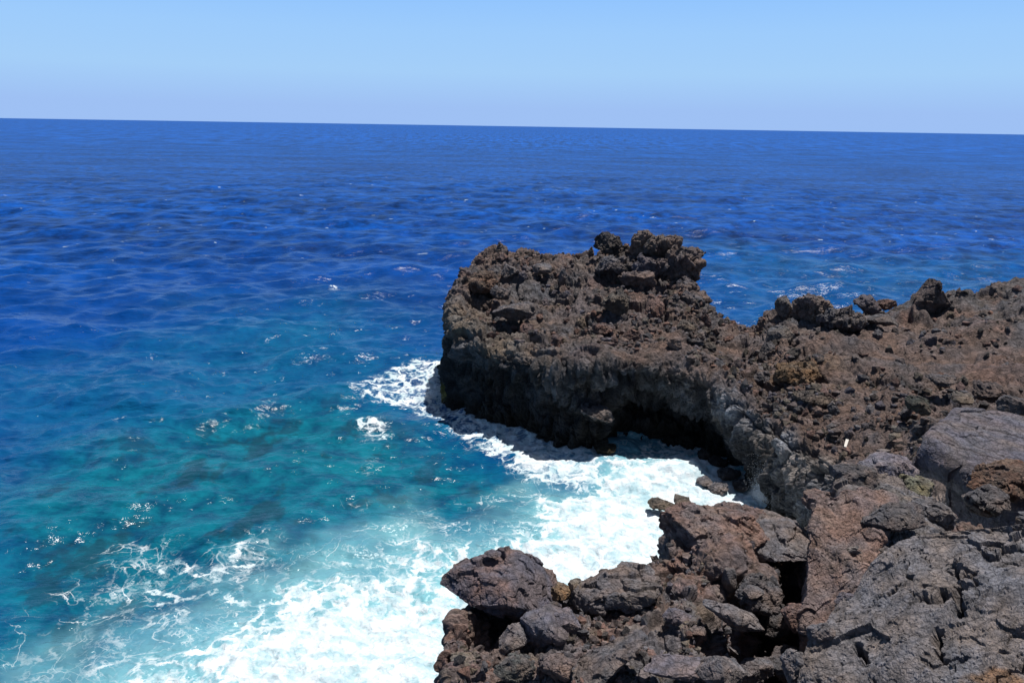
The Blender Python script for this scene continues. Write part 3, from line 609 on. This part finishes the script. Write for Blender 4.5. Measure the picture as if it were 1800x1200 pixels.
# white plank on the soil
bm = bmesh.new(); bmesh.ops.create_cube(bm, size=1)
bmesh.ops.subdivide_edges(bm, edges=bm.edges[:], cuts=3, use_grid_fill=True)
for v in bm.verts:
    v.co = Vector((v.co.x * .13 * (1 + .2 * v.co.y), v.co.y * .7, v.co.z * .07 + .03 * v.co.y * v.co.y))
bmesh.ops.bevel(bm, geom=[e for e in bm.edges if e.calc_face_angle(0) > 1], offset=.008, segments=1)
me = bpy.data.meshes.new('driftwood'); bm.to_mesh(me); bm.free(); me.materials.append(plain('bleached_wood', (.55, .52, .47)))
o = bpy.data.objects.new('driftwood', me); col.objects.link(o)
def ground_at(x, y, grid):
    g = grid.reshape(-1, 3); k = np.argsort(((g[:, :2] - (x, y))**2).sum(1))[:30]; return g[k, 2].max()
# follow the sight line until it meets the soil
best = None
for Y in np.arange(30, 45, .15):
    q = P(1487, 782, Y=Y)
    if q[2] < ground_at(q[0], q[1], HP[700:1300:2, 350:700:2]) + .02: best = q; break
if best is None: best = P(1487, 782, Y=37)
o.location = best + np.array((0, 0, .08)); o.rotation_euler = (R(14), R(4), R(-28)); tag(o, 'short bleached white plank lying on the red soil', 'driftwood')

# ------------------------------------------------------------------ sea
NR, NA = 1250, 1300
ang = np.concatenate([np.linspace(-80, -42, 60)[:-1], np.linspace(-42, 42, NA - 118), np.linspace(42, 80, 60)[1:]]) * math.pi / 180; NA = len(ang)
al = np.concatenate([np.linspace(50, 2.2, int(NR * .8))[:-1], np.geomspace(2.2, .03, NR - int(NR * .8))]); NR = len(al)
rr_ = CAM_H / np.tan(al * math.pi / 180)
A, D = np.meshgrid(ang, rr_, indexing='ij')
X, Yg = np.sin(A) * D, np.cos(A) * D
pz = np.stack([X.ravel(), Yg.ravel(), np.zeros(X.size)], 1); dist = D.ravel()
near = dist < 900
z = np.zeros(len(pz)); q = pz[near]; dn = dist[near]
rw = np.random.RandomState(5)
hz = np.zeros(len(q))
for k in range(72):
    lam = .65 * (20 / .65) ** (k / 71); th = R(97) + rw.normal() * .68; amp = .0072 * lam ** .92
    fade = np.clip(1.6 - dn * dn * .0011 / (lam * 20 * .35), 0, 1)
    ph = (q[:, 0] * math.cos(th) + q[:, 1] * math.sin(th)) * 2 * math.pi / lam + rw.uniform(0, 6.28) + .8 * gnoise((q / (lam * 4)).astype(np.float32) + k)
    s = np.sin(ph); hz += amp * (2.2 * ((s + 1) / 2) ** 1.7 - 1) * fade
calm = sstep(60, 30, dn) * .5
hz *= (1 - calm)
# foam and shallows, laid out on the water as areas of the cove in metres
def W(pts): return np.array([P(a, b, z=0)[:2] for a, b in pts])
def sdf(q, poly):
    n = len(poly); d = np.full(len(q), 1e9); ins = np.zeros(len(q), bool)
    for i in range(n):
        a, b = poly[i], poly[(i + 1) % n]; e = b - a; w_ = q - a
        t = np.clip((w_ @ e) / (e @ e), 0, 1); dd = w_ - t[:, None] * e; d = np.minimum(d, (dd * dd).sum(1))
        cnd = ((a[1] <= q[:, 1]) != (b[1] <= q[:, 1]))
        xx = a[0] + (q[:, 1] - a[1]) / (b[1] - a[1] + 1e-12) * e[0]; ins ^= cnd & (q[:, 0] < xx)
    d = np.sqrt(d); return np.where(ins, d, -d)
nf = near & (dist < 180); qf = pz[nf]; q2 = qf[:, :2]
wob = 1.2 * fbm(qf, 5, 4, .6, 81); wob2 = .5 * fbm(qf, 1.8, 3, .6, 83)
main = sdf(q2, W([(60,1250),(180,1165),(300,1120),(400,1075),(500,1040),(560,990),(640,965),(700,930),(790,945),(880,930),(960,880),(1000,845),(1030,800),(1060,770),(1110,755),(1180,750),(1300,750),(1420,900),(1500,1000),(1500,1600),(60,1600)])) + wob + wob2
core = sdf(q2, W([(330,1260),(470,1150),(560,1085),(660,1050),(760,1025),(860,990),(950,945),(1020,890),(1090,835),(1180,800),(1300,800),(1420,900),(1500,1000),(1500,1600),(560,1600)])) + wob
foam = .5 * sstep(-.8, 2.5, main) + (.25 + .3 * fbm(qf, 7, 4, .6, 86)) * sstep(-6, 0, core) + .9 * sstep(-1, 4.5, core) + .2 * fbm(qf, 2.5, 4, .6, 89) * sstep(-1, 1, main)
lace = sdf(q2, W([(-60,1150),(60,1010),(200,925),(420,915),(560,940),(700,880),(860,850),(960,860),(900,960),(500,1250),(-60,1300)])) + 1.8 * wob
foam = np.maximum(foam, .34 * sstep(-1, 3, lace) + .16 * sstep(0, .8, fbm(qf, 6, 3, .5, 85)) * sstep(-1, 3, lace))
for poly, a in [
    ([(640,690),(690,640),(740,625),(820,640),(830,690),(905,725),(1000,745),(1060,760),(1060,840),(1030,862),(960,845),(905,828),(860,795),(800,752),(720,715)], .68),
    ([(800,720),(905,735),(1000,750),(1060,765),(1060,850),(1000,858),(930,830),(890,800)], .85),
    ([(735,640),(800,640),(800,715),(755,700),(722,672)], .82),
    ([(612,680),(640,650),(700,645),(690,665),(650,675),(640,700)], .5),
    ([(625,735),(650,728),(690,738),(685,765),(650,770)], .62),
    ([(440,695),(475,700),(500,722),(470,720)], .42),
    ([(600,870),(650,885),(640,900),(600,885)], .42), ([(640,820),(650,800),(662,806),(648,835)], .42),
    ([(196,728),(215,722),(222,732),(205,736)], .7),
    ([(500,498),(538,497),(540,503),(505,503)], .6), ([(575,505),(590,500),(592,507),(580,509)], .5),
    ([(120,310),(155,307),(155,313),(125,314)], .5)]:
    s_ = sdf(q2, W(poly)); sc = .55 if a < .8 else .8
    foam = np.maximum(foam, a * sstep(-1.0 * sc, 1.0 * sc, s_ + .7 * sc * (wob + wob2)))
fo = np.zeros(len(pz)); fo[nf] = foam
# raise the turbulent water
hz_full = np.zeros(len(pz)); hz_full[near] = hz
hz_full[nf] += foam.clip(0, 1) * (.18 * fbm(qf, 1.6, 4, .6, 87) + .07 * fbm(qf, .4, 2, .6, 88))
pz[:, 2] = hz_full
sh = np.zeros(len(pz)); s1 = sdf(q2, W([(-200,700),(150,640),(420,540),(600,520),(760,560),(800,640),(1100,760),(1500,900),(1500,1600),(-200,1600)]))
sh[nf] = sstep(-16, 20, s1 + 5 * fbm(qf, 16, 3, .5, 91))
s2 = sdf(q2, W([(1230,420),(1320,430),(1500,455),(1800,450),(1900,600),(1230,640)])); sh[nf] = np.maximum(sh[nf], .42 * sstep(-14, 10, s2))
tq = np.zeros(len(pz)); s3 = sdf(q2, W([(-120,960),(-60,850),(150,780),(420,710),(620,690),(760,740),(880,800),(960,850),(900,930),(640,980),(350,1080),(100,1200),(-120,1220)]))
tq[nf] = sstep(-5, 7, s3 + 2 * fbm(qf, 6, 3, .5, 93))
mk = np.zeros(len(pz)); mk[nf] = .6 * sstep(-5, 3, main + wob) + .4 * sstep(-2, 3, core)
M_SEA = bpy.data.materials.new('sea_water'); t, N, L = nodes(M_SEA)
out = N('ShaderNodeOutputMaterial'); geo = N('ShaderNodeNewGeometry')
def attr(n): a = N('ShaderNodeAttribute'); a.attribute_name = n; return a.outputs['Fac']
def mapv(scale, rot=0):
    m = N('ShaderNodeMapping'); m.inputs['Scale'].default_value = scale; m.inputs['Rotation'].default_value = (0, 0, rot); L(geo.outputs['Position'], m.inputs[0]); return m.outputs[0]
def noise(vec, s, det=4, rough=.55, dist=0.):
    n = N('ShaderNodeTexNoise'); n.inputs['Scale'].default_value = s; n.inputs['Detail'].default_value = det; n.inputs['Roughness'].default_value = rough; n.inputs['Distortion'].default_value = dist; L(vec, n.inputs['Vector']); return n
def rng_(x, a, b, c_=0, d_=1, smooth=False):
    m = N('ShaderNodeMapRange'); m.inputs[1].default_value = a; m.inputs[2].default_value = b; m.inputs[3].default_value = c_; m.inputs[4].default_value = d_
    if smooth: m.interpolation_type = 'SMOOTHSTEP'
    L(x, m.inputs[0]); return m.outputs[0]
def math_(op, a, b):
    m = N('ShaderNodeMath'); m.operation = op
    for i, x in enumerate((a, b)):
        if isinstance(x, (int, float)): m.inputs[i].default_value = x
        else: L(x, m.inputs[i])
    return m.outputs[0]
def mixc(f, a, b):
    m = N('ShaderNodeMix'); m.data_type = 'RGBA'
    for i, x in ((0, f), (6, a), (7, b)):
        if isinstance(x, (int, float)): m.inputs[i].default_value = x
        elif isinstance(x, tuple): m.inputs[i].default_value = (*x, 1)
        else: L(x, m.inputs[i])
    return m.outputs[2]
flat = mapv((.45, 1, 1), R(6)); pos = mapv((1, 1, 1))
nbig = noise(flat, .035, 4); nw1 = noise(flat, .16, 3, .5); nw2 = noise(flat, .6, 4, .6); nw3 = noise(mapv((.6, 1, 1), R(-12)), 2.2, 5, .6)
deep = mixc(rng_(nbig.outputs[0], .35, .65), (.0006, .029, .155), (.0012, .056, .275))
bed = noise(pos, .5, 6, .65, .3); bed2 = noise(mapv((1.2, .8, 1)), .27, 5, .6)
shal = mixc(rng_(bed.outputs[0], .35, .65), (.002, .062, .17), (.004, .115, .24))
teal = mixc(rng_(bed.outputs[0], .32, .66, smooth=True), (.002, .05, .095), (.004, .155, .2))
teal = mixc(rng_(bed2.outputs[0], .53, .62, 0, .8, True), teal, (.010, .04, .045))
cw = mixc(attr('shallow'), deep, shal); cw = mixc(math_('MULTIPLY', attr('reef'), .8), cw, teal)
cw = mixc(attr('milky'), cw, (.26, .58, .62))
# foam lace
wn = noise(pos, .38, 6, .68); vm = N('ShaderNodeVectorMath'); vm.operation = 'MULTIPLY_ADD'; vm.inputs[1].default_value = (3.2, 3.2, 0)
L(wn.outputs['Color'], vm.inputs[0]); L(pos, vm.inputs[2])
def vor(s):
    v = N('ShaderNodeTexVoronoi'); v.feature = 'DISTANCE_TO_EDGE'; v.voronoi_dimensions = '2D'; v.inputs['Scale'].default_value = s; L(vm.outputs[0], v.inputs['Vector']); return v.outputs['Distance']
l1 = rng_(vor(.42), 0, .13, 1, 0, True); l2 = rng_(vor(1.1), 0, .2, 1, 0, True)
nf1 = noise(vm.outputs[0], 1.1, 7, .65)
T = math_('ADD', math_('ADD', math_('MULTIPLY', l1, .36), math_('MULTIPLY', l2, .26)), math_('MULTIPLY', rng_(nf1.outputs[0], .25, .75), .46))
fa = attr('foam')
mask = rng_(math_('ADD', T, math_('MULTIPLY', fa, 1.05)), .92, 1.3, 0, 1, True)
gate0 = rng_(fa, .28, .5)
mask = math_('MULTIPLY', mask, gate0)
def contour(vec, s, det, wmul, dist=0.):     # thin curling lines of foam, wider where there is more foam
    n = noise(vec, s, det, .5, dist); a = math_('ABSOLUTE', math_('SUBTRACT', n.outputs[0], .5), 0)
    wdt = math_('MULTIPLY', fa, wmul); m = N('ShaderNodeMapRange'); m.interpolation_type = 'SMOOTHSTEP'; L(a, m.inputs[0]); m.inputs[1].default_value = 0; L(wdt, m.inputs[2]); m.inputs[3].default_value = 1; m.inputs[4].default_value = 0
    return m.outputs[0]
brk = rng_(noise(pos, .5, 4, .6).outputs[0], .36, .6, .0, 1, True)
lines = math_('MAXIMUM', math_('MULTIPLY', contour(pos, .3, 7, .026, .7), brk), math_('MAXIMUM', math_('MULTIPLY', contour(mapv((1, 1, 1), R(50)), .6, 6, .05, .8), rng_(noise(pos, .3, 3).outputs[0], .4, .58, 0, .8)), math_('MULTIPLY', contour(pos, 1.5, 5, .07, .6), rng_(noise(pos, .25, 3).outputs[0], .48, .6, 0, .55))))
lines = math_('MULTIPLY', math_('MULTIPLY', lines, rng_(fa, .04, .25)), rng_(nf1.outputs[0], .38, .6, .25, .85))
mask = math_('MAXIMUM', mask, lines)
# scattered whitecaps offshore
wc = noise(mapv((.5, 1.2, 1), R(4)), .8, 3, .55); wg = noise(pos, .03, 2)
cap_ = rng_(math_('ADD', wc.outputs[0], math_('MULTIPLY', wg.outputs[0], .25)), .845, .87, 0, 1, True)
cap_ = math_('MULTIPLY', cap_, rng_(attr('offshore'), .3, 1, 0, .9))
mask = math_('MAXIMUM', mask, cap_)
fr1 = noise(mapv((.3, .2, 1), R(6)), 1.0, 7, .72); fr2 = noise(mapv((.12, .016, 1), R(2)), 1.0, 9, .82)
ofs = attr('offshore'); far2 = rng_(attr('faroff'), 0, 1)
tex = mixc(far2, rng_(fr1.outputs[0], .38, .62, .4, 1.6), rng_(fr2.outputs[0], .42, .58, .3, 2.3))  # light and dark faces of the chop painted as streaks into the water colour
tex = math_('MULTIPLY', math_('ADD', 1, math_('MULTIPLY', math_('SUBTRACT', tex, 1), ofs)), .8)
mt = N('ShaderNodeMix'); mt.data_type = 'RGBA'; mt.blend_type = 'MULTIPLY'; mt.inputs[0].default_value = 1; L(cw, mt.inputs[6]); L(tex, mt.inputs[7]); cw = mt.outputs[2]
hgt = math_('ADD', math_('MULTIPLY', nw1.outputs[0], 1.3), math_('ADD', math_('MULTIPLY', nw2.outputs[0], .42), math_('MULTIPLY', nw3.outputs[0], .09)))
bp = N('ShaderNodeBump'); bp.inputs['Strength'].default_value = 1; bp.inputs['Distance'].default_value = 1.0; L(hgt, bp.inputs['Height'])
b = N('ShaderNodeBsdfPrincipled'); L(cw, b.inputs['Base Color']); b.inputs['Roughness'].default_value = .16; b.inputs['IOR'].default_value = 1.33
L(rng_(ofs, 0, 1, .32, .16), b.inputs['Specular IOR Level']); L(rng_(ofs, 0, 1, .14, .35), b.inputs['Roughness']); L(bp.outputs[0], b.inputs['Normal'])
fb = N('ShaderNodeBump'); fb.inputs['Strength'].default_value = .6; fb.inputs['Distance'].default_value = .6; L(nf1.outputs[0], fb.inputs['Height'])
fd = N('ShaderNodeBsdfDiffuse'); L(mixc(rng_(nf1.outputs[0], .35, .6), (.32, .47, .52), (.66, .70, .72)), fd.inputs['Color']); L(fb.outputs[0], fd.inputs['Normal'])
# far out the wave faces tilt towards the eye and hide the grazing mirror of the horizon sky: less gloss, with some sky reflection mixed into the diffuse colour
db = N('ShaderNodeBsdfDiffuse'); L(mixc(.08, cw, (.25, .45, .7)), db.inputs['Color']); mb = N('ShaderNodeMixShader'); L(rng_(attr('glancing'), 0, 1, 0, .72), mb.inputs[0]); L(b.outputs[0], mb.inputs[1]); L(db.outputs[0], mb.inputs[2])
ms = N('ShaderNodeMixShader'); L(mask, ms.inputs[0]); L(mb.outputs[0], ms.inputs[1]); L(fd.outputs[0], ms.inputs[2]); L(ms.outputs[0], out.inputs[0])
off = sstep(45, 200, dist)
sea = tag(mesh_obj('sea', pz, grid_faces(NA, NR), M_SEA, attrs={'foam': fo, 'shallow': sh, 'reef': tq, 'milky': mk, 'offshore': off, 'faroff': sstep(300, 1300, dist), 'glancing': sstep(120, 700, dist)}, smooth=True), 'deep blue sea turning turquoise and white with surf near the rocks', 'sea', kind='structure')

# spray thrown up the cove cliff
r = np.random.RandomState(3); n = 22000; c0 = P(1338, 868, z=.3)
hgt_ = r.exponential(.5, n).clip(0, 2.6); v0, f0 = ico(1)
cx = c0 + np.stack([r.normal(0, .28 + .1 * hgt_), r.normal(-.5, .35, n), hgt_], 1); s = .003 + .010 * r.rand(n) ** 3
V = v0[None] * s[:, None, None] + cx[:, None, :]
n2 = 5000; c1 = P(772, 690, z=.2); h2 = r.exponential(.3, n2).clip(0, 1.6)
cx2 = c1 + np.stack([r.normal(-.6, .8, n2), r.normal(-.3, .9, n2), h2], 1); s2_ = .004 + .012 * r.rand(n2) ** 3
V = np.concatenate([V, v0[None] * s2_[:, None, None] + cx2[:, None, :]]); n += n2
M_SPR = plain('spray_white', (.9, .92, .95), .6)
tag(mesh_obj('spray', V.reshape(-1, 3), (f0[None] + (np.arange(n) * len(v0))[:, None, None]).reshape(-1, 3), M_SPR), 'white spray droplets leaping where the surf hits the cliff foot', 'spray', kind='stuff')
